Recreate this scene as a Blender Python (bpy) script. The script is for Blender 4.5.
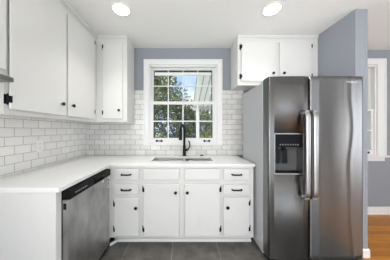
import bpy, bmesh, math, random
from mathutils import Vector, Matrix
random.seed(7)
for o in list(bpy.data.objects): bpy.data.objects.remove(o)
SC = bpy.context.scene
COL = SC.collection
PI = math.pi

# ------------------------------------------------------------------ camera, sky, sun, exposure
CAMD = 2.4                      # distance from lens to the window wall (wall plane is y = 0)
EYE = 1.29
H = 2.52                        # ceiling height
cd = bpy.data.cameras.new('camera'); cam = bpy.data.objects.new('camera', cd); COL.objects.link(cam)
cam.location = (0, -CAMD, EYE); cam.rotation_euler = (PI/2, 0, 0)
cd.sensor_fit = 'HORIZONTAL'; cd.sensor_width = 36; cd.lens = 36*160/390; cd.shift_x = 12/390; cd.clip_start = .02
SC.camera = cam
SC.view_settings.view_transform = 'Standard'; SC.view_settings.look = 'None'
SC.view_settings.gamma = 1; SC.view_settings.use_curve_mapping = False
SC.view_settings.exposure = 0.1

def build_world():
    w = bpy.data.worlds.new('sky'); SC.world = w; w.use_nodes = True
    nt = w.node_tree; nt.nodes.clear()
    out = nt.nodes.new('ShaderNodeOutputWorld'); bg = nt.nodes.new('ShaderNodeBackground')
    tc = nt.nodes.new('ShaderNodeTexCoord'); no = nt.nodes.new('ShaderNodeTexNoise'); cr = nt.nodes.new('ShaderNodeValToRGB')
    no.inputs['Scale'].default_value = 5; no.inputs['Detail'].default_value = 6
    cr.color_ramp.elements[0].position = .42; cr.color_ramp.elements[0].color = (.42, .62, .95, 1)
    cr.color_ramp.elements[1].position = .62; cr.color_ramp.elements[1].color = (.95, .97, 1, 1)
    nt.links.new(tc.outputs['Generated'], no.inputs['Vector']); nt.links.new(no.outputs['Fac'], cr.inputs['Fac'])
    nt.links.new(cr.outputs['Color'], bg.inputs['Color']); bg.inputs['Strength'].default_value = 1.1
    nt.links.new(bg.outputs[0], out.inputs[0])
build_world()
sd = bpy.data.lights.new('sun', 'SUN'); sun = bpy.data.objects.new('sun', sd); COL.objects.link(sun)
sd.energy = 5.5; sd.angle = .02; sd.color = (1, .95, .86); sun.rotation_euler = (math.radians(50), 0, math.radians(-60))

def fill_light(loc, rot, sx, sz, power, color=(1, .992, .975)):
    l = bpy.data.lights.new('daylight', 'AREA'); o = bpy.data.objects.new('daylight', l); COL.objects.link(o)
    l.shape = 'RECTANGLE'; l.size = sx; l.size_y = sz; l.energy = power; l.color = color
    o.location = loc; o.rotation_euler = rot
REAR = -5.0; RIGHT = 4.2; LEFT = -1.45
# area fill lights at added, unseen windows, tilted up to lift the ceiling
UPT = math.radians(118)
for wx in (-.45, 1.35, 3.15): fill_light((wx, REAR-.03, 1.275), (UPT, 0, 0), 1.5, 1.95, 15)
fill_light((LEFT-.03, -3.85, 1.35), (UPT, 0, -PI/2), 1.3, 1.7, 125)
fill_light((RIGHT+.03, -2.5, 1.35), (UPT, 0, PI/2), 1.7, 1.7, 32)
CAN = 2.6                      # watts of each ceiling can light

# ------------------------------------------------------------------ materials
ANISO_ROT = 0.25
def mat(name, col, rough=.5, metal=0, spec=.5, coat=0, bump=None, vary=None, aniso=0):
    m = bpy.data.materials.new(name); m.use_nodes = True
    nt = m.node_tree; b = nt.nodes['Principled BSDF']
    b.inputs['Base Color'].default_value = (*col, 1); b.inputs['Roughness'].default_value = rough
    b.inputs['Metallic'].default_value = metal; b.inputs['Specular IOR Level'].default_value = spec
    b.inputs['Coat Weight'].default_value = coat; b.inputs['Anisotropic'].default_value = aniso
    tc = nt.nodes.new('ShaderNodeTexCoord')
    if aniso:                   # brushed along the horizontal
        tg = nt.nodes.new('ShaderNodeTangent'); tg.direction_type = 'RADIAL'; tg.axis = 'Z'; nt.links.new(tg.outputs[0], b.inputs['Tangent'])
        b.inputs['Anisotropic Rotation'].default_value = ANISO_ROT
    if vary:                    # (scale vector, amount)
        mp = nt.nodes.new('ShaderNodeMapping'); mp.inputs['Scale'].default_value = vary[0]
        n = nt.nodes.new('ShaderNodeTexNoise'); n.inputs['Scale'].default_value = 1; n.inputs['Detail'].default_value = 5
        mr = nt.nodes.new('ShaderNodeMapRange'); mr.inputs['To Min'].default_value = 1-vary[1]; mr.inputs['To Max'].default_value = 1+vary[1]
        mx = nt.nodes.new('ShaderNodeVectorMath'); mx.operation = 'SCALE'; mx.inputs[0].default_value = col
        nt.links.new(tc.outputs['Object'], mp.inputs['Vector']); nt.links.new(mp.outputs[0], n.inputs['Vector'])
        nt.links.new(n.outputs['Fac'], mr.inputs['Value']); nt.links.new(mr.outputs[0], mx.inputs['Scale'])
        nt.links.new(mx.outputs[0], b.inputs['Base Color'])
    if bump:                    # (scale vector, strength, distance)
        mp = nt.nodes.new('ShaderNodeMapping'); mp.inputs['Scale'].default_value = bump[0]
        n = nt.nodes.new('ShaderNodeTexNoise'); n.inputs['Scale'].default_value = 1; n.inputs['Detail'].default_value = 4
        bp = nt.nodes.new('ShaderNodeBump'); bp.inputs['Strength'].default_value = bump[1]; bp.inputs['Distance'].default_value = bump[2]
        nt.links.new(tc.outputs['Object'], mp.inputs['Vector']); nt.links.new(mp.outputs[0], n.inputs['Vector'])
        nt.links.new(n.outputs['Fac'], bp.inputs['Height']); nt.links.new(bp.outputs[0], b.inputs['Normal'])
    return m
M = {}
M['paint'] = mat('white_cabinet_paint', (.735, .732, .715), .38, bump=((14, 14, 14), .06, .01))
M['trim'] = mat('white_trim_paint', (.82, .82, .81), .35)
M['ceiling'] = mat('ceiling_paint', (.88, .878, .86), .9, spec=.2)
M['wall'] = mat('grey_wall_paint', (.30, .32, .352), .75, spec=.3, bump=((60, 60, 60), .08, .003))
M['pale_wall'] = mat('off_white_wall_paint', (.74, .74, .72), .8, spec=.3)  # unseen rear wall, made pale to bounce light into the room
M['carpet'] = mat('pale_carpet', (.62, .60, .56), .95, spec=.1, bump=((200, 200, 200), .3, .005))  # unseen rear floor, put in pale to bounce light to the ceiling
M['counter'] = mat('white_quartz', (.84, .84, .83), .22, vary=((9, 9, 9), .03))
M['black'] = mat('matte_black_metal', (.008, .008, .0085), .5, spec=.25)
M['gloss_black'] = mat('gloss_black_plastic', (.008, .008, .009), .4, spec=.09)
M['rubber'] = mat('dark_gasket', (.02, .02, .02), .7)
M['steel'] = mat('brushed_stainless', (.225, .225, .224), .28, 1, bump=((7, 7, .6), .13, .02), vary=((240, 240, 2), .04), aniso=.98)
M['dw_steel'] = mat('smudged_stainless', (.41, .41, .405), .36, 1, bump=((9, 9, 7), .10, .02), vary=((10, 10, 6), .6))
M['handle'] = mat('satin_steel', (.42, .415, .41), .34, 1)
M['sink'] = mat('sink_steel', (.78, .78, .77), .45, 1)
M['hood'] = mat('hood_steel', (.24, .24, .24), .35, 1)
M['fridge_body'] = mat('grey_enamel', (.45, .455, .47), .42, bump=((90, 90, 90), .1, .002))
M['plastic'] = mat('white_plastic', (.82, .82, .80), .3)
M['dark_plastic'] = mat('dark_grey_plastic', (.014, .014, .015), .5, spec=.12)
M['mid_plastic'] = mat('mid_grey_plastic', (.10, .10, .102), .5, spec=.15)
M['screen'] = mat('grey_screen_frame', (.06, .06, .06), .6)
M['paper'] = mat('paper_white', (.78, .78, .76), .8)
M['icon'] = mat('dim_icons', (.16, .16, .16), .6)
M['print'] = mat('dark_print', (.10, .10, .10), .6)
M['ink'] = mat('grey_print', (.45, .45, .45), .6)
M['bark'] = mat('bark', (.10, .075, .05), .9, bump=((20, 20, 5), .6, .03))
M['grass'] = mat('lawn', (.13, .22, .06), .95, vary=((3, 3, 3), .35))
M['concrete'] = mat('pale_concrete', (.62, .60, .56), .9, vary=((2, 2, 2), .12))
M['awning'] = mat('white_awning_metal', (.9, .89, .86), .5)
def translucent(m, f):
    nt = m.node_tree; b = nt.nodes['Principled BSDF']; out = nt.nodes['Material Output']
    tl = nt.nodes.new('ShaderNodeBsdfTranslucent'); mx = nt.nodes.new('ShaderNodeMixShader'); mx.inputs[0].default_value = f
    tl.inputs['Color'].default_value = b.inputs['Base Color'].default_value
    nt.links.new(b.outputs[0], mx.inputs[1]); nt.links.new(tl.outputs[0], mx.inputs[2]); nt.links.new(mx.outputs[0], out.inputs[0])
translucent(M['awning'], .5)
M['awning_seam'] = mat('grey_awning_seam', (.5, .5, .47), .6)

def emit(name, col, s):
    m = bpy.data.materials.new(name); m.use_nodes = True; b = m.node_tree.nodes['Principled BSDF']
    b.inputs['Base Color'].default_value = (.9, .9, .9, 1)
    b.inputs['Emission Color'].default_value = (*col, 1); b.inputs['Emission Strength'].default_value = s
    return m
M['lens'] = emit('lamp_lens', (1, .98, .95), 6)

def glass():
    m = bpy.data.materials.new('window_glass'); m.use_nodes = True; nt = m.node_tree; nt.nodes.clear()
    out = nt.nodes.new('ShaderNodeOutputMaterial'); mx = nt.nodes.new('ShaderNodeMixShader')
    tr = nt.nodes.new('ShaderNodeBsdfTransparent'); gl = nt.nodes.new('ShaderNodeBsdfGlossy'); fr = nt.nodes.new('ShaderNodeFresnel')
    gl.inputs['Roughness'].default_value = .01; fr.inputs['IOR'].default_value = 1.22
    tr.inputs['Color'].default_value = (.96, .98, .97, 1)
    nt.links.new(fr.outputs[0], mx.inputs[0]); nt.links.new(tr.outputs[0], mx.inputs[1]); nt.links.new(gl.outputs[0], mx.inputs[2])
    nt.links.new(mx.outputs[0], out.inputs[0]); return m
M['glass'] = glass()

def tile_mat(name, ax, offx, offz, grout, c1, c2):
    m = bpy.data.materials.new(name); m.use_nodes = True; nt = m.node_tree; b = nt.nodes['Principled BSDF']
    g = nt.nodes.new('ShaderNodeNewGeometry'); sp = nt.nodes.new('ShaderNodeSeparateXYZ'); cb = nt.nodes.new('ShaderNodeCombineXYZ')
    ad = nt.nodes.new('ShaderNodeVectorMath'); ad.operation = 'ADD'; ad.inputs[1].default_value = (offx, offz, 0)
    nt.links.new(g.outputs['Position'], sp.inputs[0]); nt.links.new(sp.outputs[ax], cb.inputs[0]); nt.links.new(sp.outputs['Z'], cb.inputs[1])
    nt.links.new(cb.outputs[0], ad.inputs[0])
    def brick(mort, smooth):
        br = nt.nodes.new('ShaderNodeTexBrick'); br.offset = .5
        br.inputs['Scale'].default_value = 1; br.inputs['Brick Width'].default_value = .1524; br.inputs['Row Height'].default_value = .0762
        br.inputs['Mortar Size'].default_value = mort; br.inputs['Mortar Smooth'].default_value = smooth; br.inputs['Bias'].default_value = 0
        br.inputs['Color1'].default_value = (*c1, 1); br.inputs['Color2'].default_value = (*c2, 1)
        br.inputs['Mortar'].default_value = (*grout, 1)
        nt.links.new(ad.outputs[0], br.inputs['Vector']); return br
    b1 = brick(.0021, .1); b2 = brick(.011, 1)
    nt.links.new(b1.outputs['Color'], b.inputs['Base Color'])
    inv = nt.nodes.new('ShaderNodeMath'); inv.operation = 'SUBTRACT'; inv.inputs[0].default_value = 1
    nt.links.new(b2.outputs['Fac'], inv.inputs[1])
    bp = nt.nodes.new('ShaderNodeBump'); bp.inputs['Strength'].default_value = .5; bp.inputs['Distance'].default_value = .004
    nt.links.new(inv.outputs[0], bp.inputs['Height']); nt.links.new(bp.outputs[0], b.inputs['Normal'])
    b.inputs['Roughness'].default_value = .16; return m
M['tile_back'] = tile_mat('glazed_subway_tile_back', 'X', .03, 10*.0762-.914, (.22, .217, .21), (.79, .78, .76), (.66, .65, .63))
M['tile_left'] = tile_mat('glazed_subway_tile_left', 'Y', .04, 10*.0762-.928, (.40, .395, .38), (.88, .87, .845), (.81, .80, .775))  # same tile as the back wall, coloured lighter to offset the shade there

def slate():
    m = bpy.data.materials.new('dark_slate_tile'); m.use_nodes = True; nt = m.node_tree; b = nt.nodes['Principled BSDF']
    g = nt.nodes.new('ShaderNodeNewGeometry')
    ad = nt.nodes.new('ShaderNodeVectorMath'); ad.operation = 'ADD'; ad.inputs[1].default_value = (.61+4.95, .9+4.95, 0)
    br = nt.nodes.new('ShaderNodeTexBrick'); br.offset = 0
    for k, v in (('Scale', 1), ('Brick Width', .495), ('Row Height', .495), ('Mortar Size', .003), ('Mortar Smooth', .1), ('Bias', 0)): br.inputs[k].default_value = v
    br.inputs['Color1'].default_value = (.86, .86, .86, 1); br.inputs['Color2'].default_value = (1.1, 1.1, 1.1, 1); br.inputs['Mortar'].default_value = (2.3, 2.3, 2.2, 1)
    nt.links.new(g.outputs['Position'], ad.inputs[0]); nt.links.new(ad.outputs[0], br.inputs['Vector'])
    n = nt.nodes.new('ShaderNodeTexNoise'); n.inputs['Scale'].default_value = 7; n.inputs['Detail'].default_value = 9; n.inputs['Roughness'].default_value = .65
    nt.links.new(g.outputs['Position'], n.inputs['Vector'])
    cr = nt.nodes.new('ShaderNodeValToRGB'); cr.color_ramp.elements[0].position = .3; cr.color_ramp.elements[0].color = (.06, .056, .051, 1)
    cr.color_ramp.elements[1].position = .72; cr.color_ramp.elements[1].color = (.18, .168, .152, 1)
    nt.links.new(n.outputs['Fac'], cr.inputs['Fac'])
    mx = nt.nodes.new('ShaderNodeVectorMath'); mx.operation = 'MULTIPLY'
    nt.links.new(cr.outputs[0], mx.inputs[0]); nt.links.new(br.outputs['Color'], mx.inputs[1]); nt.links.new(mx.outputs[0], b.inputs['Base Color'])
    b.inputs['Roughness'].default_value = .45; return m
M['slate'] = slate()

def wood():
    m = bpy.data.materials.new('honey_oak_planks'); m.use_nodes = True; nt = m.node_tree; b = nt.nodes['Principled BSDF']
    g = nt.nodes.new('ShaderNodeNewGeometry'); br = nt.nodes.new('ShaderNodeTexBrick'); br.offset = .37
    for k, v in (('Scale', 1), ('Brick Width', .9), ('Row Height', .058), ('Mortar Size', .0009), ('Mortar Smooth', .1), ('Bias', 0)): br.inputs[k].default_value = v
    br.inputs['Color1'].default_value = (.60, .235, .022, 1); br.inputs['Color2'].default_value = (.42, .145, .012, 1); br.inputs['Mortar'].default_value = (.14, .05, .012, 1)
    ad = nt.nodes.new('ShaderNodeVectorMath'); ad.operation = 'ADD'; ad.inputs[1].default_value = (9, 9, 0)
    nt.links.new(g.outputs['Position'], ad.inputs[0]); nt.links.new(ad.outputs[0], br.inputs['Vector'])
    mp = nt.nodes.new('ShaderNodeMapping'); mp.inputs['Scale'].default_value = (3, 45, 1)
    n = nt.nodes.new('ShaderNodeTexNoise'); n.inputs['Scale'].default_value = 1; n.inputs['Detail'].default_value = 6
    nt.links.new(g.outputs['Position'], mp.inputs[0]); nt.links.new(mp.outputs[0], n.inputs['Vector'])
    mr = nt.nodes.new('ShaderNodeMapRange'); mr.inputs['To Min'].default_value = .6; mr.inputs['To Max'].default_value = 1.4
    sc = nt.nodes.new('ShaderNodeVectorMath'); sc.operation = 'SCALE'
    nt.links.new(n.outputs['Fac'], mr.inputs[0]); nt.links.new(br.outputs['Color'], sc.inputs[0]); nt.links.new(mr.outputs[0], sc.inputs['Scale'])
    nt.links.new(sc.outputs[0], b.inputs['Base Color']); b.inputs['Roughness'].default_value = .42; return m
M['wood'] = wood()

def leaf(name, c1, c2):
    m = bpy.data.materials.new(name); m.use_nodes = True; nt = m.node_tree; b = nt.nodes['Principled BSDF']
    g = nt.nodes.new('ShaderNodeNewGeometry'); cr = nt.nodes.new('ShaderNodeValToRGB')
    cr.color_ramp.elements[0].color = (*c1, 1); cr.color_ramp.elements[1].color = (*c2, 1)
    nt.links.new(g.outputs['Random Per Island'], cr.inputs[0]); nt.links.new(cr.outputs[0], b.inputs['Base Color'])
    b.inputs['Roughness'].default_value = .55; b.inputs['Transmission Weight'].default_value = 0; return m
M['leaf_dark'] = leaf('dark_leaves', (.018, .034, .01), (.13, .17, .05))
M['leaf_mid'] = leaf('mid_leaves', (.03, .055, .012), (.27, .30, .085))
M['leaf_pale'] = leaf('pale_leaves', (.06, .09, .02), (.44, .45, .17))

# ------------------------------------------------------------------ helpers
def tag(o, label=None, cat=None, group=None, kind=None):
    if label: o['label'] = label
    if cat: o['category'] = cat
    if group: o['group'] = group
    if kind: o['kind'] = kind
    return o
def thing(name, label, cat, loc, group=None):
    o = bpy.data.objects.new(name, None); COL.objects.link(o); o.location = loc; o.empty_display_size = .1
    return tag(o, label, cat, group)
def root_of(o):
    while o.parent: o = o.parent
    return o
BACK = lambda y0: (lambda u, v, w: (u, y0-w, v))       # u along x, v up, w out of a face that looks towards the camera
LEFTW = lambda x0: (lambda u, v, w: (x0+w, u, v))      # u along y, v up, w out of a face that looks into the room from the left
class MB:
    def __init__(s, T=None): s.bm = bmesh.new(); s.T = T
    def add(s, b, T=True):
        b.normal_update()
        vm = {}
        for v in b.verts:
            p = s.T(*v.co) if (s.T and T) else v.co
            vm[v] = s.bm.verts.new(p)
        for f in b.faces:
            try:
                nf = s.bm.faces.new([vm[v] for v in f.verts]); nf.smooth = f.smooth
            except ValueError: pass
        b.free(); return s
    def box(s, x0, x1, y0, y1, z0, z1, bev=0, seg=2):
        b = bmesh.new(); bmesh.ops.create_cube(b, size=1)
        for v in b.verts: v.co = ((x0+x1)/2+v.co.x*(x1-x0), (y0+y1)/2+v.co.y*(y1-y0), (z0+z1)/2+v.co.z*(z1-z0))
        if bev: bmesh.ops.bevel(b, geom=b.edges[:], offset=bev, segments=seg, affect='EDGES', profile=.5)
        return s.add(b)
    def lathe(s, prof, axis='z', c=(0, 0, 0), n=20, cap=True):   # prof: list of (radius, height)
        b = bmesh.new(); rings = []
        for r, h in prof:
            ring = []
            for k in range(n):
                a = 2*PI*k/n; p = (r*math.cos(a), r*math.sin(a), h)
                if axis == 'x': p = (p[2], p[0], p[1])
                if axis == 'y': p = (p[0], p[2], p[1])
                ring.append(b.verts.new((p[0]+c[0], p[1]+c[1], p[2]+c[2])))
            rings.append(ring)
        for a, c2 in zip(rings, rings[1:]):
            for k in range(n):
                f = b.faces.new((a[k], a[(k+1) % n], c2[(k+1) % n], c2[k])); f.smooth = True
        if cap: b.faces.new(rings[0]); b.faces.new(rings[-1])
        return s.add(b)
    def tube(s, pts, r, n=12):
        b = bmesh.new(); pts = [Vector(p) for p in pts]; rr = r if isinstance(r, (list, tuple)) else [r]*len(pts)
        rings = []; up = Vector((.13, .97, .2)).normalized()
        for i, p in enumerate(pts):
            t = (pts[min(i+1, len(pts)-1)]-pts[max(i-1, 0)]).normalized()
            a = t.cross(up)
            if a.length < .05: a = t.cross(Vector((1, 0, 0)))
            a.normalize(); c = t.cross(a).normalized()
            rings.append([b.verts.new(p+(a*math.cos(2*PI*k/n)+c*math.sin(2*PI*k/n))*rr[i]) for k in range(n)])
        for a, c in zip(rings, rings[1:]):
            for k in range(n):
                f = b.faces.new((a[k], a[(k+1) % n], c[(k+1) % n], c[k])); f.smooth = True
        b.faces.new(rings[0]); b.faces.new(rings[-1])
        return s.add(b)
    def prism(s, poly, h0, h1, axis='z'):              # poly in the two other axes
        b = bmesh.new()
        def P(p, h): return {'z': (p[0], p[1], h), 'y': (p[0], h, p[1]), 'x': (h, p[0], p[1])}[axis]
        lo = [b.verts.new(P(p, h0)) for p in poly]; hi = [b.verts.new(P(p, h1)) for p in poly]
        n = len(poly); b.faces.new(lo); b.faces.new(hi)
        for k in range(n): b.faces.new((lo[k], lo[(k+1) % n], hi[(k+1) % n], hi[k]))
        return s.add(b)
    def build(s, name, m, parent=None, loc=None, recalc=True):
        if recalc: bmesh.ops.recalc_face_normals(s.bm, faces=s.bm.faces[:])
        o0 = root_of(parent).location if parent else Vector(loc or (0, 0, 0))
        for v in s.bm.verts: v.co -= o0
        me = bpy.data.meshes.new(name); s.bm.to_mesh(me); s.bm.free()
        me.materials.append(m); o = bpy.data.objects.new(name, me); COL.objects.link(o)
        if parent: o.parent = parent
        else: o.location = o0
        return o
def struct(name, mb, m):
    return tag(mb.build(name, m), kind='structure')
def text(name, body, size, T, m, parent):
    """lettering laid out in a face's own (u, v) plane, 0.4 mm proud"""
    cu = bpy.data.curves.new('lettering', 'FONT'); cu.body = body; cu.size = size; cu.align_x = 'CENTER'; cu.align_y = 'CENTER'; cu.extrude = .0004
    t = bpy.data.objects.new('lettering', cu); COL.objects.link(t); bpy.context.view_layer.update()
    me = bpy.data.meshes.new_from_object(t.evaluated_get(bpy.context.evaluated_depsgraph_get()))
    bpy.data.objects.remove(t); bpy.data.curves.remove(cu)
    b = bmesh.new(); b.from_mesh(me); bpy.data.meshes.remove(me)
    mb = MB(T); mb.add(b); return mb.build(name, m, parent)

# ------------------------------------------------------------------ the setting
def D(d): return d-CAMD
WX0, WX1, WZ0, WZ1 = -.507, .507, 1.082, 2.264        # opening of the sink window
VX0, VX1, VZ0, VZ1 = 2.215, 2.975, .90, 2.29          # opening of the dining window
DW = .06                                              # dining wall plane
w = MB()
w.box(LEFT-.12, WX0, 0, .15, -.05, H); w.box(WX1, 1.80, 0, .15, -.05, H)
w.box(WX0, WX1, 0, .15, -.05, WZ0); w.box(WX0, WX1, 0, .15, WZ1, H)
struct('wall_back', w, M['wall'])
w = MB(); w.box(1.80, VX0, DW, .21, -.05, H); w.box(VX1, RIGHT+.12, DW, .21, -.05, H)
w.box(VX0, VX1, DW, .21, -.05, VZ0); w.box(VX0, VX1, DW, .21, VZ1, H)
struct('wall_dining', w, M['wall'])
SY0_, SY1_, SZ0_, SZ1_ = -4.5, -3.2, .5, 2.2            # unseen left wall window behind the viewer, added for its fill light
w = MB(); w.box(LEFT-.12, LEFT, SY1_, 0, -.05, H); w.box(LEFT-.12, LEFT, REAR-.12, SY0_, -.05, H)
w.box(LEFT-.12, LEFT, SY0_, SY1_, -.05, SZ0_); w.box(LEFT-.12, LEFT, SY0_, SY1_, SZ1_, H); struct('wall_left', w, M['wall'])
w = MB(); w.box(RIGHT, RIGHT+.12, REAR-.12, -3.35, -.05, H); w.box(RIGHT, RIGHT+.12, -1.65, DW, -.05, H)
w.box(RIGHT, RIGHT+.12, -3.35, -1.65, -.05, .5); w.box(RIGHT, RIGHT+.12, -3.35, -1.65, 2.2, H); struct('wall_right', w, M['wall'])
ops = [(-1.2, .3, .25, 2.3), (.6, 2.1, .25, 2.3), (2.4, 3.9, .25, 2.3)]
w = MB(); x = LEFT
for a, b_, z0, z1 in ops:
    w.box(x, a, REAR-.12, REAR, -.05, H); w.box(a, b_, REAR-.12, REAR, -.05, z0); w.box(a, b_, REAR-.12, REAR, z1, H); x = b_
w.box(x, RIGHT, REAR-.12, REAR, -.05, H); struct('wall_rear', w, M['pale_wall'])
w = MB(); w.box(LEFT-.12, RIGHT+.12, REAR-.12, .21, H, H+.08); struct('ceiling', w, M['ceiling'])
w = MB(); w.box(LEFT-.12, 1.80, -3.0, .15, -.05, 0); struct('floor', w, M['slate'])
w = MB(); w.box(LEFT-.12, 1.80, REAR-.12, -3.0, -.05, 0); w.box(1.80, RIGHT+.12, REAR-.12, -2.4, -.05, 0); struct('floor_rear', w, M['carpet'])
w = MB(); w.box(1.80, RIGHT+.12, -2.4, .21, -.05, 0); struct('floor_dining', w, M['wood'])
PX0, PX1, PY = 1.752, 1.872, D(1.626)
w = MB(); w.box(PX0, PX1, PY, DW, 0, H)
struct('wall_partition', w, M['wall'])
w = MB(); w.box(PX1-.022, PX1+.003, PY-.003, PY+.022, 0, H, .004); struct('trim_1', w, M['wall'])   # corner bead
w = MB(); w.prism([(PY-.014, 0), (PY, 0), (PY, .085), (PY-.006, .085), (PY-.014, .07)], PX0, PX1+.014, 'x')
w.box(PX1, PX1+.014, PY, DW-.014, 0, .085, .003); struct('baseboard_partition', w, M['trim'])
w = MB(); w.box(PX1, RIGHT, DW-.016, DW, 0, .115, .004); w.box(PX1, RIGHT, DW-.03, DW-.016, 0, .02, .004)
struct('baseboard_dining', w, M['trim'])
# glazed tile behind the counter
TZ = 1.883
w = MB(); w.box(LEFT, -.586, -.008, 0, .914, TZ); w.box(.586, .90, -.008, 0, .914, TZ); w.box(-.586, .586, -.008, 0, .914, 1.064)
struct('backsplash_back', w, M['tile_back'])
w = MB(); w.box(LEFT, LEFT+.008, D(.985), -.008, .914, 1.42); w.box(LEFT, LEFT+.008, -3.3, D(.985), .914, 1.60)
struct('backsplash_left', w, M['tile_left'])

# windows
def sash(parent, name, x0, x1, z0, z1, y0, st, top, bot, cols, rows, lifts=(), mw=.009):
    """wooden sash with its muntins; one pane mesh below it"""
    y1 = y0+.035; f = MB()
    f.box(x0, x0+st, y0, y1, z0, z1, .003); f.box(x1-st, x1, y0, y1, z0, z1, .003)
    f.box(x0+st, x1-st, y0, y1, z0, z0+bot, .003); f.box(x0+st, x1-st, y0, y1, z1-top, z1, .003)
    gx0, gx1, gz0, gz1 = x0+st, x1-st, z0+bot, z1-top
    for k in range(1, cols): x = gx0+(gx1-gx0)*k/cols; f.box(x-mw, x+mw, y0+.004, y1-.004, gz0, gz1)
    for k in range(1, rows): z = gz0+(gz1-gz0)*k/rows; f.box(gx0, gx1, y0+.0048, y1-.0048, z-mw, z+mw)
    s = f.build(name, M['trim'], parent)
    p = MB(); p.box(gx0, gx1, y0+.016, y0+.019, gz0, gz1); p.build('pane', M['glass'], s)
    for lx in lifts:
        l = MB(); z = z0+bot*.42
        l.lathe([(.017, 0), (.015, .012)], 'y', (lx-.036, y0-.006, z)); l.lathe([(.017, 0), (.015, .012)], 'y', (lx+.036, y0-.006, z))
        l.tube([(lx-.04, y0-.004, z), (lx-.036, y0-.016, z), (lx, y0-.018, z), (lx+.036, y0-.016, z), (lx+.04, y0-.004, z)], .0065, 8)
        l.build('sash_lift', M['black'], s)
    return s
def casing(parent, x0, x1, z0, z1, t, tt, y0):
    c = MB()
    c.box(x0-t, x0, y0-.02, y0, z0, z1+tt, .004); c.box(x1, x1+t, y0-.02, y0, z0, z1+tt, .004)
    c.box(x0, x1, y0-.02, y0, z1, z1+tt, .004)
    c.box(x0-t, x0-t+.02, y0-.028, y0-.02, z0, z1+tt, .003); c.box(x1+t-.02, x1+t, y0-.028, y0-.02, z0, z1+tt, .003)
    c.box(x0-t+.02, x1+t-.02, y0-.028, y0-.02, z1+tt-.02, z1+tt, .003)
    return c.build('casing', M['trim'], parent)
def jamb(parent, x0, x1, z0, z1, y0, y1, t=.012):
    j = MB(); j.box(x0, x0+t, y0, y1, z0, z1); j.box(x1-t, x1, y0, y1, z0, z1); j.box(x0+t, x1-t, y0, y1, z1-t, z1); j.box(x0+t, x1-t, y0, y1, z0, z0+t)
    # stops in front of the sashes
    j.box(x0+t, x0+t+.012, y0, y0+.012, z0+t, z1-t); j.box(x1-t-.012, x1-t, y0, y0+.012, z0+t, z1-t); j.box(x0+t, x1-t, y0, y0+.012, z1-t-.014, z1-t)
    return j.build('jamb', M['trim'], parent)
w1 = tag(thing('window_1', None, None, (0, 0, WZ0)), kind='structure')
casing(w1, WX0, WX1, 1.064, WZ1, .079, .078, 0)
jamb(w1, WX0, WX1, WZ0, WZ1, .0, .15)
MBs = MB(); MBs.box(WX0, WX1, -.028, .014, 1.064, 1.084, .004); MBs.build('stool', M['trim'], w1)
sash(w1, 'upper_sash', -.495, .495, 1.690, 2.252, .058, .0415, .04, .032, 4, 2, (), .0065)
k = MB()
for a_, b_, c_, d_ in ((-.467, -.447, 1.15, 2.222), (.447, .467, 1.15, 2.222), (-.447, .447, 2.2, 2.222), (-.447, .447, 1.15, 1.168)): k.box(a_, b_, .112, .128, c_, d_)
k.build('screen_frame', M['screen'], w1)  # thin dark grey frame just outside the glass edges
sash(w1, 'lower_sash', -.495, .495, 1.094, 1.722, .016, .046, .045, .075, 4, 2, (-.358, .358))
w2 = tag(thing('window_2', None, None, (2.6, DW, VZ0)), kind='structure')
casing(w2, VX0, VX1, VZ0, VZ1, .125, .09, DW)
jamb(w2, VX0, VX1, VZ0, VZ1, DW, .21)
s_ = MB(); s_.box(VX0-.15, VX1+.155, DW-.05, DW+.014, VZ0-.025, VZ0, .005); s_.box(VX0-.11, VX1+.11, DW-.016, DW, VZ0-.085, VZ0-.025, .004); s_.build('stool', M['trim'], w2)
sash(w2, 'upper_sash', VX0+.012, VX1-.012, 1.585, VZ1-.012, DW+.058, .042, .045, .035, 3, 2)
sash(w2, 'lower_sash', VX0+.012, VX1-.012, VZ0+.012, 1.62, DW+.016, .046, .035, .07, 3, 2, (2.40, 2.83))
for i, (a, b_, z0, z1) in enumerate(ops):  # unseen rear windows, added for fill light and door reflections
    w3 = tag(thing('window_%d' % (i+3), None, None, ((a+b_)/2, REAR, z0)), kind='structure')
    f = MB()
    for x in (a, (a+b_)/2-.0225, b_-.045): f.box(x, x+.045, REAR-.015, REAR+.03, z0, z1)
    f.box(a, b_, REAR-.015, REAR+.03, z0, z0+.045); f.box(a, b_, REAR-.015, REAR+.03, z1-.045, z1); f.box(a, b_, REAR-.015, REAR+.03, (z0+z1)/2-.02, (z0+z1)/2+.02)
    f.build('window_frame', M['trim'], w3)

for n_, xw, ya_, yb_ in ((6, LEFT, SY0_, SY1_), (7, RIGHT, -3.35, -1.65)):  # unseen side windows, added to carry fill from left and right
    w3 = tag(thing('window_%d' % n_, None, None, (xw, (ya_+yb_)/2, .5)), kind='structure')
    f = MB()
    for y in (ya_, (ya_+yb_)/2-.0225, yb_-.045): f.box(xw-.02, xw+.02, y, y+.045, .5, 2.2)
    f.box(xw-.02, xw+.02, ya_, yb_, .5, .545); f.box(xw-.02, xw+.02, ya_, yb_, 2.155, 2.2); f.build('window_frame', M['trim'], w3)

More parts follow.
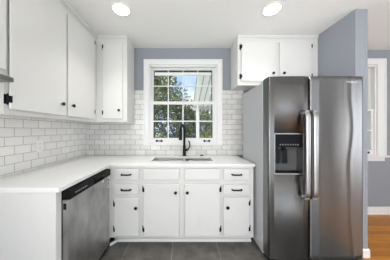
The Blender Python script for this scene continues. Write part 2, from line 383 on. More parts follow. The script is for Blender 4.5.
# ------------------------------------------------------------------ hardware of the cabinets
def knob(T, u, v, parent, r=.0175):
    k = MB(T)
    b = MB(); b.lathe([(.006, 0), (.0055, .012), (r*.8, .016), (r, .021), (r*.92, .027), (r*.5, .029)], 'z', (u, v, 0), 16)
    k.add(b.bm); return k.build('knob', M['black'], parent)
def pull(T, u, v, parent, L=.115):
    k = MB(T); h = L/2
    k.box(u-h, u-h+.014, v-.009, v+.009, 0, .006, .002); k.box(u+h-.014, u+h, v-.009, v+.009, 0, .006, .002)
    k.tube([(u-h+.006, v, .003), (u-h+.007, v, .018), (u-h+.014, v, .026), (u, v, .029), (u+h-.014, v, .026), (u+h-.007, v, .018), (u+h-.006, v, .003)], [.008, .0075, .0075, .0078, .0075, .0075, .008], 10)
    return k.build('drawer_pull', M['black'], parent)
def hinge(T, u, v, parent, s, h=.062, off=.025):
    """surface hinge: leaf on the frame, knuckle against the edge of the door; s = side of the frame leaf (-1 left, 1 right)"""
    k = MB(T)
    k.box(min(u, u+s*.017), max(u, u+s*.017), v-h*.5, v+h*.5, 0, .0022)
    k.lathe([(.0045, -h*.5), (.0052, -h*.47), (.0052, h*.47), (.0045, h*.5)], 'y', (u, v, .0075), 10)
    k.lathe([(.003, -h*.5-.006), (.004, -h*.5)], 'y', (u, v, .0075), 10); k.lathe([(.004, h*.5), (.003, h*.5+.006)], 'y', (u, v, .0075), 10)
    k.box(min(u, u-s*.012), max(u, u-s*.012), v-h*.36, v+h*.36, off-.0002, off+.0018)
    k.box(min(u-.002, u+.002), max(u-.002, u+.002), v-h*.36, v+h*.36, .004, off+.0018)
    return k.build('hinge', M['black'], parent)
def slab(T, u0, u1, v0, v1, name, parent, th=.025):
    k = MB(T); e = .015                               # lipped front: a step behind the rounded outer edge
    k.box(u0+e, u1-e, v0+e, v1-e, 0, .012); k.box(u0, u1, v0, v1, .012, th, .005, 3); return k.build(name, M['paint'], parent)

# ------------------------------------------------------------------ base cabinets under the window
FY = D(1.79); FT = BACK(FY); CT = .884
def fx(px): return (px-183)*1.79/160
def fz(py): return EYE-(py-130)*1.79/160
def base_cabinet(label, x0, x1, group='painted base cabinets'):
    t = thing('base_cabinet', label, 'cabinet', ((x0+x1)/2, (FY-.01)/2, 0), group)
    c = MB(); zb = .088; e = .016
    # open-fronted carcass: sides, back, bottom and the face frame are one joined box here with a hollow inside
    c.box(x0, x0+e, FY+.02, -.01, zb, CT); c.box(x1-e, x1, FY+.02, -.01, zb, CT); c.box(x0+e, x1-e, FY+.02, -.01, zb, zb+e); c.box(x0+e, x1-e, -.02, -.01, zb+e, CT)
    c.build('carcass', M['paint'], t)
    k = MB(); k.box(x0, x1, D(1.86), D(1.876), 0, zb); k.build('toe_kick', M['paint'], t)
    return t
def face_frame(t, x0, x1, opens):
    """frame with openings behind the doors and drawers"""
    f = MB(FT); zs = sorted(set([.088, CT]+[z for o in opens for z in o[2:]])); xs = sorted(set([x0, x1]+[x for o in opens for x in o[:2]]))
    for a, b_ in zip(xs, xs[1:]):
        for c, d in zip(zs, zs[1:]):
            mx, mz = (a+b_)/2, (c+d)/2
            if any(o[0] < mx < o[1] and o[2] < mz < o[3] for o in opens): continue
            f.box(a, b_, c, d, -.02, 0)
    bmesh.ops.remove_doubles(f.bm, verts=f.bm.verts[:], dist=1e-5)
    return f.build('face_frame', M['paint'], t)
def drawer_front(t, x0, x1, z0, z1, handle=True, name='drawer'):
    d = slab(FT, x0, x1, z0, z1, name, t)
    if handle: pull(lambda u, v, w: FT(u, v, w+.0245), (x0+x1)/2, (z0+z1)/2, d)
    return d
def door(T, t, x0, x1, z0, z1, kx, kz, hs, hzs, off=.0):
    d = slab(T, x0, x1, z0, z1, 'door', t)
    knob(lambda u, v, w: T(u, v, w+.0245), kx, kz, d)
    u = x0-.001 if hs < 0 else x1+.001
    for hz in hzs: hinge(T, u, hz, d, hs)
    return d
XA, XB, XC, XE = fx(112), fx(141.8), fx(221.5), fx(253.4)
ins = .012
def opening(d): return (d[0]+ins, d[1]-ins, d[2]+ins, d[3]-ins)
# left drawer unit
t = base_cabinet('white base cabinet with two drawers over a door, beside the dishwasher', XA, XB)
r1 = (fx(114.8), fx(139.3), fz(179.4), fz(168.4)); r2 = (r1[0], r1[1], fz(193.8), fz(183.9)); r3 = (r1[0], r1[1], fz(234.8), fz(197.4))
face_frame(t, XA, XB, [opening(r) for r in (r1, r2, r3)])
drawer_front(t, *r1); drawer_front(t, *r2); door(FT, t, *r3, fx(136.8), fz(206.5), -1, (fz(203.5), fz(228.5)))
f = MB(); f.box(-.83, -.812, D(1.716), FY+.0, .088, CT); f.box(-.83, XA, FY, FY+.02, .088, CT); f.build('corner_filler', M['paint'], t)
# sink unit
t = base_cabinet('wide white sink base cabinet with two large doors and false drawer fronts', XB, XC)
q1 = (fx(143.9), fx(179.2), fz(179.4), fz(168.4)); q2 = (fx(184.7), fx(219.8), q1[2], q1[3])
q3 = (fx(143.9), fx(179.2), fz(235.4), fz(183.4)); q4 = (fx(184.7), fx(219.8), q3[2], q3[3])
face_frame(t, XB, XC, [opening(r) for r in (q1, q2, q3, q4)])
drawer_front(t, *q1, False, 'false_drawer_front'); drawer_front(t, *q2, False, 'false_drawer_front')
door(FT, t, *q3, fx(175.7), fz(191.4), -1, (fz(189), fz(228.5))); door(FT, t, *q4, fx(187.2), fz(191.4), 1, (fz(189), fz(228.5)))
# right drawer unit
t = base_cabinet('white base cabinet with two drawers over a door, beside the refrigerator', XC, XE)
p1 = (fx(223), fx(248.8), fz(179.4), fz(168.4)); p2 = (p1[0], p1[1], fz(193.8), fz(183.9)); p3 = (p1[0], p1[1], fz(234.8), fz(196.6))
face_frame(t, XC, XE, [opening(r) for r in (p1, p2, p3)])
drawer_front(t, *p1); drawer_front(t, *p2); door(FT, t, *p3, fx(226.8), fz(206), 1, (fz(202.5), fz(227.8)))
# quarter round at the foot of the toe kick, mitred towards the dishwasher
m_ = MB(); m_.prism([(D(1.846), 0), (D(1.86), 0), (D(1.86), .024), (D(1.855), .023), (D(1.849), .017)], -.757, XE, 'x')
m_.prism([(-.757, D(1.846)), (-.757, D(1.872)), (-.812, D(1.80)), (-.812, D(1.774))], 0, .024)
struct('trim_2', m_, M['trim'])

# end panel of the left run
EX = -.83
t = thing('end_panel', 'wide white end panel closing the left counter beside the dishwasher', 'cabinet panel', (-1.13, D(1.069), 0))
k = MB(); k.box(LEFT, EX-.02, D(1.045), D(1.093), 0, CT); k.build('side_panel', M['paint'], t)
k = MB(); k.box(EX-.02, EX, D(1.044), D(1.094), 0, CT, .002); k.build('stile', M['paint'], t)

# ------------------------------------------------------------------ worktop, sink, tap
t = MB(); ZT = .914
SX0, SX1, SY0, SY1 = -.385, .372, D(1.945), D(2.275)
CF = D(1.765); CEX = -.805; CEY = D(1.038); CR = .797
def slab_cells(mb, xs, ys, keep, z0, z1):
    b = bmesh.new(); V = {}
    def gv(i, j, k):
        if (i, j, k) not in V: V[(i, j, k)] = b.verts.new((xs[i], ys[j], (z0, z1)[k]))
        return V[(i, j, k)]
    nx, ny = len(xs)-1, len(ys)-1; K = lambda i, j: 0 <= i < nx and 0 <= j < ny and keep(i, j)
    for i in range(nx):
        for j in range(ny):
            if not K(i, j): continue
            for k in (0, 1): b.faces.new((gv(i, j, k), gv(i+1, j, k), gv(i+1, j+1, k), gv(i, j+1, k)))
            for di, dj, e in ((-1, 0, ((i, j), (i, j+1))), (1, 0, ((i+1, j), (i+1, j+1))), (0, -1, ((i, j), (i+1, j))), (0, 1, ((i, j+1), (i+1, j+1)))):
                if not K(i+di, j+dj): b.faces.new((gv(*e[0], 0), gv(*e[1], 0), gv(*e[1], 1), gv(*e[0], 1)))
    bmesh.ops.recalc_face_normals(b, faces=b.faces[:])
    sharp = [e for e in b.edges if len(e.link_faces) == 2 and e.calc_face_angle(0) > .8 and abs(e.verts[0].co.z-z1) < 1e-5 and abs(e.verts[1].co.z-z1) < 1e-5]
    bmesh.ops.bevel(b, geom=sharp, offset=.0035, segments=2, affect='EDGES', profile=.5)
    mb.add(b)
xs = [LEFT, CEX, SX0, SX1, CR]; ys = [CEY, CF, SY0, SY1, -.009]
slab_cells(t, xs, ys, lambda i, j: not (j == 0 and i > 0) and not (i == 2 and j == 2), CT, ZT)
tag(t.build('countertop', M['counter'], loc=(0, CF, CT)), 'white quartz L-shaped countertop running under the window and along left wall', 'countertop')
t = thing('kitchen_sink', 'stainless double-bowl sink set into the white countertop', 'sink', (0, (SY0+SY1)/2, .68))
def bowl(x0, x1, y0, y1, z0, z1):
    b = bmesh.new(); rings = []
    for ins_, z in ((-.012, z1), (0, z1), (.006, z0+.03), (.02, z0+.006), (.045, z0)):
        a, c, d, e = x0+ins_, x1-ins_, y0+ins_, y1-ins_; r = .035 if ins_ >= 0 else .045; ring = []
        for cx, cy, a0 in ((c-r, e-r, 0), (a+r, e-r, PI/2), (a+r, d+r, PI), (c-r, d+r, 1.5*PI)):
            for k in range(5): q = a0+PI/2*k/4; ring.append(b.verts.new((cx+r*math.cos(q), cy+r*math.sin(q), z)))
        rings.append(ring)
    n = len(rings[0])
    for a, c in zip(rings, rings[1:]):
        for k in range(n): f = b.faces.new((a[k], a[(k+1) % n], c[(k+1) % n], c[k])); f.smooth = True
    b.faces.new(rings[-1])
    bmesh.ops.solidify(b, geom=b.faces[:], thickness=.0015)
    return b
mid = (183+4.5-183)*2.1/160
for a, b_ in ((SX0-.004, mid-.012), (mid+.012, SX1+.004)):
    k = MB(); k.add(bowl(a, b_, SY0-.004, SY1+.004, .70, CT-.001)); bo = k.build('bowl', M['sink'], t)
    cx, cy = (a+b_)/2, (SY0+SY1)/2+.03
    k = MB(); k.lathe([(.043, .7005), (.043, .7025), (.036, .7028), (.033, .7012), (.001, .7012)], 'z', (cx, cy, 0), 24); k.build('drain', M['handle'], bo)

fxx, fyy = .019, D(2.335)
t = thing('kitchen_faucet', 'tall matte black gooseneck faucet with side lever behind the sink', 'faucet', (fxx, fyy, ZT))
k = MB(); k.lathe([(.029, ZT), (.029, ZT+.006), (.022, ZT+.012), (.021, ZT+.14), (.018, ZT+.155)], 'z', (fxx, fyy, 0), 24); k.build('base', M['black'], t)
pts = [(fxx, fyy, ZT+.10), (fxx, fyy, ZT+.25), (fxx, fyy, ZT+.345)]
tipx, tipy = -.034, D(2.13)
for q in range(1, 13):
    a = PI*q/12; s_ = (1-math.cos(a))/2
    pts.append((fxx+(tipx-fxx)*s_, fyy+(tipy-fyy)*s_, ZT+.345+.10*math.sin(a)))
pts.append((tipx, tipy, ZT+.325))
k = MB(); k.tube(pts, .0165, 14); k.build('spout', M['black'], t)
k = MB(); k.lathe([(.0165, ZT+.335), (.019, ZT+.325), (.0205, ZT+.27), (.024, ZT+.245), (.021, ZT+.24), (.001, ZT+.24)], 'z', (tipx, tipy, 0), 20); k.build('spray_head', M['black'], t)
k = MB(); k.lathe([(.017, 0), (.017, .032), (.012, .037)], 'x', (fxx+.015, fyy, ZT+.085), 16)
k.tube([(fxx+.04, fyy, ZT+.085), (fxx+.06, fyy-.004, ZT+.10), (fxx+.075, fyy-.008, ZT+.13), (fxx+.081, fyy-.01, ZT+.165), (fxx+.074, fyy-.012, ZT+.20), (fxx+.06, fyy-.013, ZT+.22)], [.011, .0105, .0095, .009, .0085, .0075], 12)
k.build('lever', M['black'], t)
k = MB(); k.lathe([(.024, ZT), (.026, ZT+.006), (.022, ZT+.012), (.012, ZT+.015)], 'z', (.272, D(2.375-.035), 0), 20)
tag(k.build('hole_cover', M['black'], loc=(.272, D(2.34), ZT)), 'small round black cap on the countertop right of the faucet', 'cap')

# ------------------------------------------------------------------ dishwasher
DX = -.785; d0, d1 = D(1.099), D(1.712); LT = LEFTW(-.83)
t = thing('dishwasher', 'stainless steel dishwasher with black control strip under the left counter', 'dishwasher', (-1.1, (d0+d1)/2, 0))
k = MB(); k.box(-1.40, -.834, d0+.006, d1-.006, .07, .868); k.box(-1.38, -.87, d0+.02, d1-.02, .0, .07); k.build('tub', M['dark_plastic'], t)
k = MB(); k.box(-.832, DX, d0, d1, .075, .808, .006, 3); dr = k.build('door', M['dw_steel'], t)
k = MB(); k.box(-.86, -.815, d0+.004, d1-.004, .012, .072, .003); k.build('kick_plate', M['dark_plastic'], t)
# control strip with a pocket handle cut into its front
k = MB(); e0, e1, z0, z1 = d0+.30, d0+.46, .822, .854; xf = DX+.010
k.box(-.832, xf-.02, d0, d1, .811, .874)
k.box(xf-.02, xf, d0, e0, .811, .874, .003); k.box(xf-.02, xf, e1, d1, .811, .874, .003)
k.box(xf-.02, xf, e0, e1, .811, z0); k.box(xf-.02, xf, e0, e1, z1, .874)
cp = k.build('control_panel', M['gloss_black'], t)
k = MB(); k.box(xf-.004, xf+.014, e0+.012, e1-.012, z1-.006, z1+.008, .004); k.build('grip', M['dark_plastic'], cp)
k = MB(LEFTW(xf))
for i in range(7): k.box(d0+.055+i*.021, d0+.066+i*.021, .838, .845, 0, .0006)
k.build('buttons', M['ink'], cp)
k = MB(); k.box(-.822, -.801, d0-.0012, d0+.0002, .742, .785, .0003); k.build('door_vent', M['dark_plastic'], dr)
k = MB(LEFTW(DX)); k.box(d1-.050, d1-.008, .690, .797, 0, .0007); st = k.build('sticker', M['paper'], dr)
k = MB(LEFTW(DX+.0007))
for i, (a, b_) in enumerate(((.036, .012), (.03, .02), (.036, .012), (.036, .024), (.03, .012))): k.box(d1-.046, d1-.046+a, .70+i*.018, 0.703+i*.018+b_*.55, 0, .0003)
k.build('print', M['print'], st)
k = MB(LEFTW(DX)); k.box(d1-.16, d1-.125, .775, .797, 0, .0007); k.build('label', M['paper'], dr)

# ------------------------------------------------------------------ refrigerator
RX0, RX1, RS = .812, 1.722, 1.200
RB0, RB1 = D(2.18), D(1.632)
t = thing('refrigerator', 'tall stainless side-by-side refrigerator with water dispenser', 'refrigerator', ((RX0+RX1)/2, (RB0+RB1)/2, 0))
k = MB(); k.box(RX0, RX1, RB1, RB0, .035, 1.775, .006); bd = k.build('body', M['fridge_body'], t)
k = MB(); k.box(RX0+.02, RX1-.02, D(1.56), RB1+.001, .012, .058, .004)
for i in range(22): k.box(RX0+.05+i*.037, RX0+.075+i*.037, D(1.557), D(1.562), .022, .048)
k.build('base_grille', M['dark_plastic'], t)
for x in (RX0+.08, RX1-.08):
    for y in (RB1+.06, RB0-.06):
        k = MB(); k.lathe([(.02, 0), (.02, .012), (.012, .014), (.012, .04)], 'z', (x, y, 0), 14); k.build('foot', M['rubber'], t)
k = MB(); k.box(RX0+.012, RS-.012, D(1.622), RB1+.001, .08, 1.775); k.box(RS+.012, RX1-.012, D(1.622), RB1+.001, .08, 1.775); k.build('gasket', M['rubber'], t)
for x in (RX0+.01, RX1-.10):
    k = MB(); k.box(x, x+.09, D(1.57), D(1.70), 1.776, 1.796, .005); k.build('hinge_cover', M['fridge_body'], t)
xc = (RX0+RX1)/2; hw = (RX1-RX0)/2
def front(x):
    """outer surface of the doors: each is bowed outwards on its own"""
    x0, x1 = (RX0, RS-.004) if x < RS else (RS+.004, RX1); u = (2*x-x0-x1)/(x1-x0)
    return D(1.503+.008*((x-xc)/hw)**2+.007*u*u+.005*u**4)
GX0, GX1, GZ0, GZ1 = .863, 1.135, .870, 1.258
FZ0, FZ1 = .066, 1.797
def dent(x, z, ds):
    return -sum(a*math.exp(-((x-c-wv*math.sin(z*5.3+.6)-wv*.5*math.sin(z*11))/w_)**2) for c, w_, a, wv in ds)
def door_mesh(x0, x1, hole=None, ds=()):
    b = bmesh.new(); r = .018; yb = D(1.622)
    xs = []
    for k in range(6): q = PI/2*k/5; xs.append((x0+r-r*math.cos(q), r-r*math.sin(q)))
    inner = [x0+r+(x1-x0-2*r)*k/90 for k in range(1, 90)]
    if hole:
        inner = sorted([x for x in inner if min(abs(x-hole[0]), abs(x-hole[1])) > .002]+[hole[0], hole[1]])
    xs += [(x, 0) for x in inner]
    for k in range(6): q = PI/2*(5-k)/5; xs.append((x1-r+r*math.cos(q), r-r*math.sin(q)))
    prof = [(x, front(x)+dy) for x, dy in xs]
    zl = [FZ0+(FZ1-FZ0)*k/40 for k in range(41)] if not hole else [FZ0, hole[2], hole[3], FZ1]
    n = len(prof)
    g = [[b.verts.new((x, y+dent(x, z, ds), z)) for x, y in prof] for z in zl]
    for j in range(len(zl)-1):
        for i in range(n-1):
            if hole and j == 1 and hole[0]-1e-6 <= (prof[i][0]+prof[i+1][0])/2 <= hole[1]: continue
            f = b.faces.new((g[j][i], g[j][i+1], g[j+1][i+1], g[j+1][i])); f.smooth = True
    bk = [[b.verts.new((x, yb, z)) for x in (x0, x1)] for z in zl]
    for j in range(len(zl)-1):
        b.faces.new((bk[j][0], bk[j][1], bk[j+1][1], bk[j+1][0])); b.faces.new((bk[j][0], g[j][0], g[j+1][0], bk[j+1][0])); b.faces.new((bk[j][1], g[j][-1], g[j+1][-1], bk[j+1][1]))
    b.faces.new([*g[0], bk[0][1], bk[0][0]]); b.faces.new([*g[-1], bk[-1][1], bk[-1][0]])
    if hole:
        ii = [i for i in range(n) if hole[0]-1e-6 <= prof[i][0] <= hole[1]+1e-6]
        yr = D(1.60); lo = [b.verts.new((prof[i][0], yr, hole[2])) for i in ii]; hi = [b.verts.new((prof[i][0], yr, hole[3])) for i in ii]
        for q in range(len(ii)-1):
            b.faces.new((g[1][ii[q]], g[1][ii[q+1]], lo[q+1], lo[q])); b.faces.new((g[2][ii[q]], g[2][ii[q+1]], hi[q+1], hi[q])); b.faces.new((lo[q], lo[q+1], hi[q+1], hi[q]))
        b.faces.new((g[1][ii[0]], g[2][ii[0]], hi[0], lo[0])); b.faces.new((g[1][ii[-1]], g[2][ii[-1]], hi[-1], lo[-1]))
    bmesh.ops.recalc_face_normals(b, faces=b.faces[:])
    return b
def rh(side, x):
    """flat bowed bar handle: two mounts and a grip"""
    z0, z1 = .645, 1.475; b = bmesh.new(); rings = []; N = 26
    for k in range(N+1):
        s = k/N; z = z0+(z1-z0)*s; e = min(s, 1-s)
        out = .012+.040*min(1, e/.055)**.6 if e < .055 else .052
        y = D(1.51)-out; wd = .030-(.005 if 0 < k < N else 0); th = .026
        if k in (0, N): y = D(1.51)-.010
        ring = [b.verts.new((x+dx*wd, y+dy*th, z)) for dx, dy in ((-1, .3), (-.8, -.3), (-.3, -.5), (.3, -.5), (.8, -.3), (1, .3), (.7, .5), (-.7, .5))]
        rings.append(ring)
    for a, c in zip(rings, rings[1:]):
        for q in range(8): f = b.faces.new((a[q], a[(q+1) % 8], c[(q+1) % 8], c[q])); f.smooth = True
    b.faces.new(rings[0]); b.faces.new(rings[-1])
    k = MB(); k.add(b)
    for z in (z0+.022, z1-.022): k.box(x-.018, x+.018, D(1.51)-.046, D(1.51)+.012, z-.02, z+.02, .004)
    return k
k = MB(); k.add(door_mesh(RX0, RS-.004, (GX0, GX1, GZ0, GZ1), [])); ld = k.build('freezer_door', M['steel'], t)
rh(-1, 1.142).build('handle', M['handle'], ld)
RDENT = [(1.28, .016, .0024, .003), (1.59, .024, .0034, .014)]      # soft ripples in the sheet steel
k = MB(); k.add(door_mesh(RS+.004, RX1, None, RDENT)); rd = k.build('fridge_door', M['steel'], t)
rh(1, 1.2125).build('handle', M['handle'], rd)
fy = front(1.0)
# dispenser: frame, display over an open cavity
f = MB(); e = .007; ya, yb = front(GX0)-.004, D(1.598)
f.box(GX0, GX0+e, ya, yb, GZ0, GZ1); f.box(GX1-e, GX1, front(GX1)-.004, yb, GZ0, GZ1); f.prism([(GX0, ya), (GX1, front(GX1)-.004), (GX1, yb), (GX0, yb)], GZ0, GZ0+e+.004); f.prism([(GX0, ya), (GX1, front(GX1)-.004), (GX1, yb), (GX0, yb)], GZ1-e, GZ1)
dp = f.build('dispenser', M['handle'], ld)
zd = 1.128
f = MB(); f.prism([(GX0+e, ya+.001), (GX1-e, front(GX1)-.003), (GX1-e, yb), (GX0+e, yb)], zd, GZ1-e); f.build('display', M['gloss_black'], dp)
f = MB()
for i in range(8):
    x = GX0+.05+i*.0235; y = ya+.001+(x-GX0)/(GX1-GX0)*(front(GX1)-.003-ya-.001)
    f.box(x, x+.013, y-.0006, y+.003, zd+.018, zd+.030)
f.build('icons', M['icon'], dp)
f = MB(); f.box(GX0+e, GX1-e, D(1.594), D(1.599), GZ0+e, zd); f.build('cavity_back', M['mid_plastic'], dp)
for x in (GX0+.025, GX0+.10):
    f = MB(); f.box(x, x+.048, D(1.545), D(1.560), .965, 1.105, .008); f.box(x+.014, x+.034, D(1.555), D(1.594), 1.08, zd); f.build('paddle', M['dark_plastic'], dp)
f = MB(); f.box(GX0+e+.01, GX1-e-.01, front(1.0)+.012, D(1.59), GZ0+e+.004, GZ0+e+.012, .003)
f.build('drip_tray', M['dark_plastic'], dp)
lx = 1.59
sl = (front(lx+.02)-front(lx-.02))/.04
text('lettering', 'Whirlpool', .026, lambda u, v, w: (lx+u, front(lx)+sl*u-.0008-w+dent(lx+u, 1.742+v, RDENT), 1.742+v), M['paper'], rd)

# ------------------------------------------------------------------ wall cabinets
UX = LEFT+.32; UT = LEFTW(UX); UZ0 = 1.392
def dl(px, X): return D(160*(-X)/(183-px))
UB = D(1.0085)
def carcass(t, x0, x1, y0, y1, z0, z1, T, u0, u1, opens):
    c = MB(); e = .018
    if T == 'left':
        c.box(x0, x1-.02, y0, y0+e, z0, z1); c.box(x0, x1-.02, y1-e, y1, z0, z1); c.box(x0, x1-.02, y0+e, y1-e, z0+.012, z0+.03); c.box(x0, x1-.02, y0+e, y1-e, z1-e, z1); c.box(x0, x0+.008, y0+e, y1-e, z0+.03, z1-e)
    else:
        c.box(x0, x0+e, y0+.02, y1, z0, z1); c.box(x1-e, x1, y0+.02, y1, z0, z1); c.box(x0+e, x1-e, y0+.02, y1, z0+.012, z0+.03); c.box(x0+e, x1-e, y0+.02, y1, z1-e, z1); c.box(x0+e, x1-e, y1-.008, y1, z0+.03, z1-e)
    c.build('carcass', M['paint'], t)
def uframe(t, T, u0, u1, z0, z1, opens):
    f = MB(T); zs = sorted(set([z0, z1]+[z for o in opens for z in o[2:]])); us = sorted(set([u0, u1]+[x for o in opens for x in o[:2]]))
    for a, b_ in zip(us, us[1:]):
        for c, d in zip(zs, zs[1:]):
            mx, mz = (a+b_)/2, (c+d)/2
            if any(o[0] < mx < o[1] and o[2] < mz < o[3] for o in opens): continue
            f.box(a, b_, c, d, -.02, 0)
    bmesh.ops.remove_doubles(f.bm, verts=f.bm.verts[:], dist=1e-5)
    return f.build('face_frame', M['paint'], t)
def cornice(t, T, u0, u1):
    k = MB(T); k.box(u0, u1, H-.030, H, 0, .016, .004); k.box(u0, u1, H-.046, H-.030, 0, .009, .003); return k.build('cornice', M['paint'], t)
DZ0, DZ1 = 1.424, 2.415
G = 'white wall cabinets'
XD = UX+.019
# cabinet over the range hood
t = thing('wall_cabinet', 'short white wall cabinet over the range hood at left edge', 'cabinet', (LEFT+.16, D(.62), 1.64), G)
u0, u1 = D(.235), UB-.0005
carcass(t, LEFT, UX, u0, u1, 1.64, H, 'left', 0, 0, None)
a1 = (u0+.02, D(.612), 1.665, DZ1); a2 = (D(.625), UB-.005, 1.665, DZ1)
uframe(t, UT, u0, u1, 1.64, H, [opening(a1), opening(a2)])
door(UT, t, *a1, D(.58), 1.72, -1, (1.74, 2.34)); d_ = slab(UT, *a2, 'door', t); knob(lambda u, v, w: UT(u, v, w+.0245), D(.66), 1.72, d_)
cornice(t, UT, u0, u1)
# long left cabinet
t = thing('wall_cabinet', 'long white two-door wall cabinet on the left wall above the countertop', 'cabinet', (LEFT+.16, D(1.55), UZ0), G)
u0, u1 = UB, D(2.08)
carcass(t, LEFT, UX, u0, -.009, UZ0, H, 'left', 0, 0, None)
b1 = (D(1.0255), dl(66.3, XD), DZ0, DZ1); b2 = (dl(67.6, XD), dl(94.6, XD), DZ0, DZ1)
uframe(t, UT, u0, u1, UZ0, H, [opening(b1), opening(b2)])
door(UT, t, *b1, dl(60.8, XD), EYE+(130-104)*D(0)*0+26*(160*1.11/(183-61))/160, -1, (EYE+31*1.02/160, 2.32))
door(UT, t, *b2, dl(71.5, XD), EYE+24.2*(160*1.11/(183-71.5))/160, 1, (EYE+17.7*2.06/160, EYE+85*2.06/160))
cornice(t, UT, u0, u1)
# corner cabinet left of the window
YU = D(2.08); CTT = BACK(YU); ux = lambda px: (px-183)*2.061/160
t = thing('wall_cabinet', 'narrow white one-door wall cabinet in the corner left of the window', 'cabinet', (-.93, -.16, UZ0), G)
x0, x1 = UX+.0005, -.727
carcass(t, x0, x1, YU, -.009, UZ0, H, 'back', 0, 0, None)
c1 = (ux(102.6), ux(122.4), DZ0+.012, DZ1)
uframe(t, CTT, x0, x1, UZ0, H, [opening(c1)])
door(CTT, t, *c1, ux(119.5), EYE+19.6*2.05/160, -1, (EYE+17.5*2.06/160, EYE+83.5*2.06/160))
cornice(t, CTT, x0+.017, x1)
# cabinet over the refrigerator
t = thing('wall_cabinet', 'wide white two-door wall cabinet above the refrigerator', 'cabinet', (1.2, -.16, 1.875), G)
x0, x1 = .711, PX0-.001
carcass(t, x0, x1, YU, -.009, 1.872, H, 'back', 0, 0, None)
e1 = (ux(241.3), ux(275.8), 1.922, 2.425); e2 = (ux(279.6), ux(312), 1.922, 2.425)
uframe(t, CTT, x0, x1, 1.872, H, [opening(e1), opening(e2)])
door(CTT, t, *e1, ux(272.6), EYE+56.7*2.05/160, -1, (EYE+83.5*2.06/160, EYE+53.8*2.06/160)); door(CTT, t, *e2, ux(283.2), EYE+56.7*2.05/160, 1, (EYE+84*2.06/160, EYE+54.5*2.06/160))
cornice(t, CTT, x0, x1)

# range hood under the short cabinet
t = thing('range_hood', 'slim stainless range hood under the short cabinet at left edge', 'range hood', (LEFT+.2, D(.62), 1.585))
h0, h1 = D(.24), D(1.0)
k = MB(); k.box(LEFT+.009, -1.056, h0, h1, 1.587, 1.616, .003); k.box(LEFT+.009, -1.14, h0+.02, h1-.005, 1.616, 1.638); k.build('shell', M['hood'], t)
k = MB()
for q in (0, 1):
    a = h0+.05+q*.34; k.box(LEFT+.06, -1.10, a, a+.32, 1.581, 1.5868)
    for i in range(8): k.box(LEFT+.07, -1.11, a+.02+i*.036, a+.04+i*.036, 1.579, 1.581)
k.build('grease_filter', M['dark_plastic'], t)
k = MB(); k.box(-1.056, -1.0545, D(.45), D(.60), 1.594, 1.609); k.build('switch_panel', M['gloss_black'], t)

# outlet on the tile
oy, oz = D(1.605), 1.13
t = thing('wall_outlet', 'white double power outlet on the left wall tile above the countertop', 'outlet', (LEFT+.008, oy, oz-.058))
T = LEFTW(LEFT+.0082)
k = MB(T); k.box(oy-.035, oy+.035, oz-.058, oz+.058, 0, .006, .002); k.build('cover_plate', M['plastic'], t)
for z in (oz-.022, oz+.022):
    k = MB(T); k.box(oy-.017, oy+.017, z-.015, z+.015, .0055, .0075, .001); rc = k.build('receptacle', M['plastic'], t)
    k = MB(T); k.box(oy-.008, oy-.0055, z-.004, z+.006, .0074, .0079); k.box(oy+.0055, oy+.008, z-.004, z+.006, .0074, .0079); k.box(oy-.002, oy+.002, z-.011, z-.007, .0074, .0079); k.build('slots', M['rubber'], rc)

# ------------------------------------------------------------------ ceiling lights
def can(x, y, label):
    t = thing('recessed_light', label, 'ceiling light', (x, y, H), 'recessed ceiling lights')
    k = MB(); k.lathe([(.080, H), (.098, H), (.099, H-.004), (.090, H-.008), (.081, H-.008), (.080, H)], 'z', (x, y, 0), 40, False); k.build('trim_ring', M['trim'], t)
    k = MB(); k.lathe([(.0805, H-.001), (.0805, H-.0055), (.001, H-.0065)], 'z', (x, y, 0), 40); k.build('lens', M['lens'], t)
    l = bpy.data.lights.new('lamp', 'AREA'); o = bpy.data.objects.new('lamp', l); COL.objects.link(o)
    l.shape = 'DISK'; l.size = .15; l.energy = CAN; l.spread = math.radians(98); l.color = (1, .98, .95); o.location = (x, y, H-.012)
can(-.63, D(1.63), 'round recessed ceiling light above the left counter, nearer the left wall')
can(.907, D(1.63), 'round recessed ceiling light in front of the cabinet over the refrigerator')
can(-.63, D(-.35), 'round recessed ceiling light behind the viewer on the left')
can(.907, D(-.35), 'round recessed ceiling light behind the viewer on the right')
can(3.0, D(.6), 'round recessed ceiling light in the dining area')  # out-of-view lamp, added to light the dining side

# ------------------------------------------------------------------ outside the windows
GZ = -.7
k = MB(); k.box(-14, 14, 3.1, 24, GZ-.1, GZ); struct('lawn', k, M['grass'])
k = MB(); k.box(-14, 14, .25, 3.1, GZ-.1, GZ); struct('patio', k, M['concrete'])  # unseen pale ground, added to bounce sun up under the awning
# ribbed patio awning seen from below
ax0, ax1, an, af, zn, zf = .30, 2.9, D(3.4), D(4.95), 2.53, 2.02
t = thing('patio_awning', 'white ribbed metal patio awning with scalloped edge outside the window', 'awning', (1.5, D(4.2), zf))
k = MB(); b = bmesh.new()
k.prism([(an, zn), (an, zn+.02), (af, zf+.02), (af, zf)], ax0, ax1, 'x'); k.build('roof_sheet', M['awning'], t)
x = ax0
while x < ax1:
    k = MB(); k.prism([(an, zn-.03), (an, zn), (af, zf), (af, zf-.03)], x, x+.02, 'x'); k.build('rib', M['awning_seam'], t); x += .15
k = MB(); poly = [(ax0, zf+.03), (ax1, zf+.03)]; x = ax1; sw = (ax1-ax0)/22
for _ in range(22):
    for q in range(5): poly.append((x-sw*q/5, zf-.08-.05*math.sin(PI*q/5)))
    x -= sw
poly.append((ax0, zf-.08)); k.prism(poly, af, af+.012, 'y'); k.build('valance', M['awning'], t)
k = MB(); k.box(-1.4, 2.9, an-.05, an, zn-.09, zn+.02); k.build('beam', M['awning'], t)
k = MB(); k.box(.402, .497, af-.09, af-.015, GZ, zf-.0, .006); k.build('post', M['trim'], t)

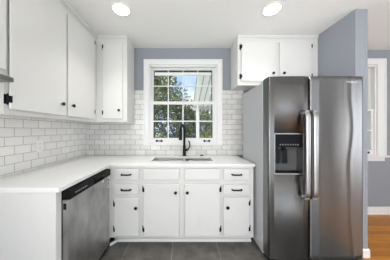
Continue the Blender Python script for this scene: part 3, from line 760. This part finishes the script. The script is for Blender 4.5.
def crown(mb, c, rx, ry, rz, n, size):
    for _ in range(n):
        while True:
            p = Vector((random.uniform(-1, 1), random.uniform(-1, 1), random.uniform(-1, 1)))
            if .25 < p.length < 1: break
        p = Vector((c[0]+p.x*rx, c[1]+p.y*ry, c[2]+p.z*rz))
        a = Vector((random.gauss(0, 1), random.gauss(0, 1), random.gauss(0, 1))).normalized()
        q = a.orthogonal().normalized(); s = size*random.uniform(.6, 1.3)
        vs = [mb.bm.verts.new(p+v) for v in (-a*s, q*s*.45+a*.1*s, a*s, -q*s*.45+a*.1*s)]
        mb.bm.faces.new(vs)
def tree(name, label, cat, x, y, blobs, size, m, trunk=.11, group=None):
    t = thing(name, label, cat, (x, y, GZ), group)
    top = max(b[2]+b[5]*.6 for b in blobs)
    k = MB(); k.tube([(x, y, GZ), (x+.05, y, GZ+(top-GZ)*.4), (x-.04, y+.05, top)], [trunk, trunk*.75, trunk*.2], 10)
    for b in blobs: k.tube([(x, y, GZ+(b[2]-GZ)*.55), ((x+b[0])/2, (y+b[1])/2, (GZ+(b[2]-GZ)*.55+b[2])/2+.05), (b[0], b[1], b[2])], [trunk*.45, trunk*.3, trunk*.12], 8)
    k.build('trunk', M['bark'], t)
    k = MB()
    for b in blobs: crown(k, b[:3], b[3], b[4], b[5], b[6], size)
    k.build('crown', m, t, recalc=False)
GT = 'trees beyond the sink window'
tree('leafy_tree', 'mid green leafy tree outside, filling the left of the sink window', 'tree', -1.55, 3.6,
     [(-1.4, 3.5, 3.1, 1.2, 1.0, 1.0, 900), (-.6, 3.9, 2.6, .8, .7, .8, 500), (-1.9, 3.8, 1.9, 1.0, .8, .9, 500), (-.8, 3.7, 3.6, .7, .7, .7, 350)], .085, M['leaf_mid'], group=GT)
tree('dense_tree', 'dark green dense tree outside behind the middle of the sink window', 'tree', -.3, 5.6,
     [(-.7, 5.6, 1.6, 1.3, .9, 1.2, 1300), (.6, 5.8, 1.3, 1.2, .9, 1.1, 1300), (-.2, 5.7, 2.4, 1.0, .7, .7, 500), (-1.8, 5.9, 1.8, 1.2, .8, 1.5, 900)], .085, M['leaf_dark'], .14, GT)
tree('tall_tree', 'tall pale green tree outside, far behind the white patio post', 'tree', 1.6, 8.2,
     [(1.5, 8.2, 1.6, 1.6, .9, 1.3, 1300), (.4, 8.4, 2.0, 1.1, .8, .9, 700), (2.9, 8.4, 1.8, 1.2, .9, 1.2, 700), (-1.6, 8.6, 3.6, 1.7, .9, 1.4, 800)], .11, M['leaf_pale'], .15, GT)
tree('garden_shrub', 'low pale shrub outside at bottom left of the sink window', 'shrub', -.75, 2.9,
     [(-.75, 2.9, .55, .55, .45, .6, 600), (-.35, 3.0, .35, .4, .4, .5, 350)], .06, M['leaf_pale'], .04)
tree('garden_shrub', 'rounded green shrub outside behind the white patio post', 'shrub', .95, 3.5,
     [(.95, 3.5, .6, .62, .45, .75, 800), (1.6, 3.6, .5, .6, .45, .6, 500)], .07, M['leaf_mid'], .05)
tree('leafy_tree', 'green leafy tree outside the dining window', 'tree', 5.2, 3.4,
     [(5.2, 3.4, 1.8, 1.2, .9, 1.4, 900), (4.3, 3.7, 1.2, .9, .8, 1.0, 500)], .09, M['leaf_mid'], group='trees beyond the dining window')
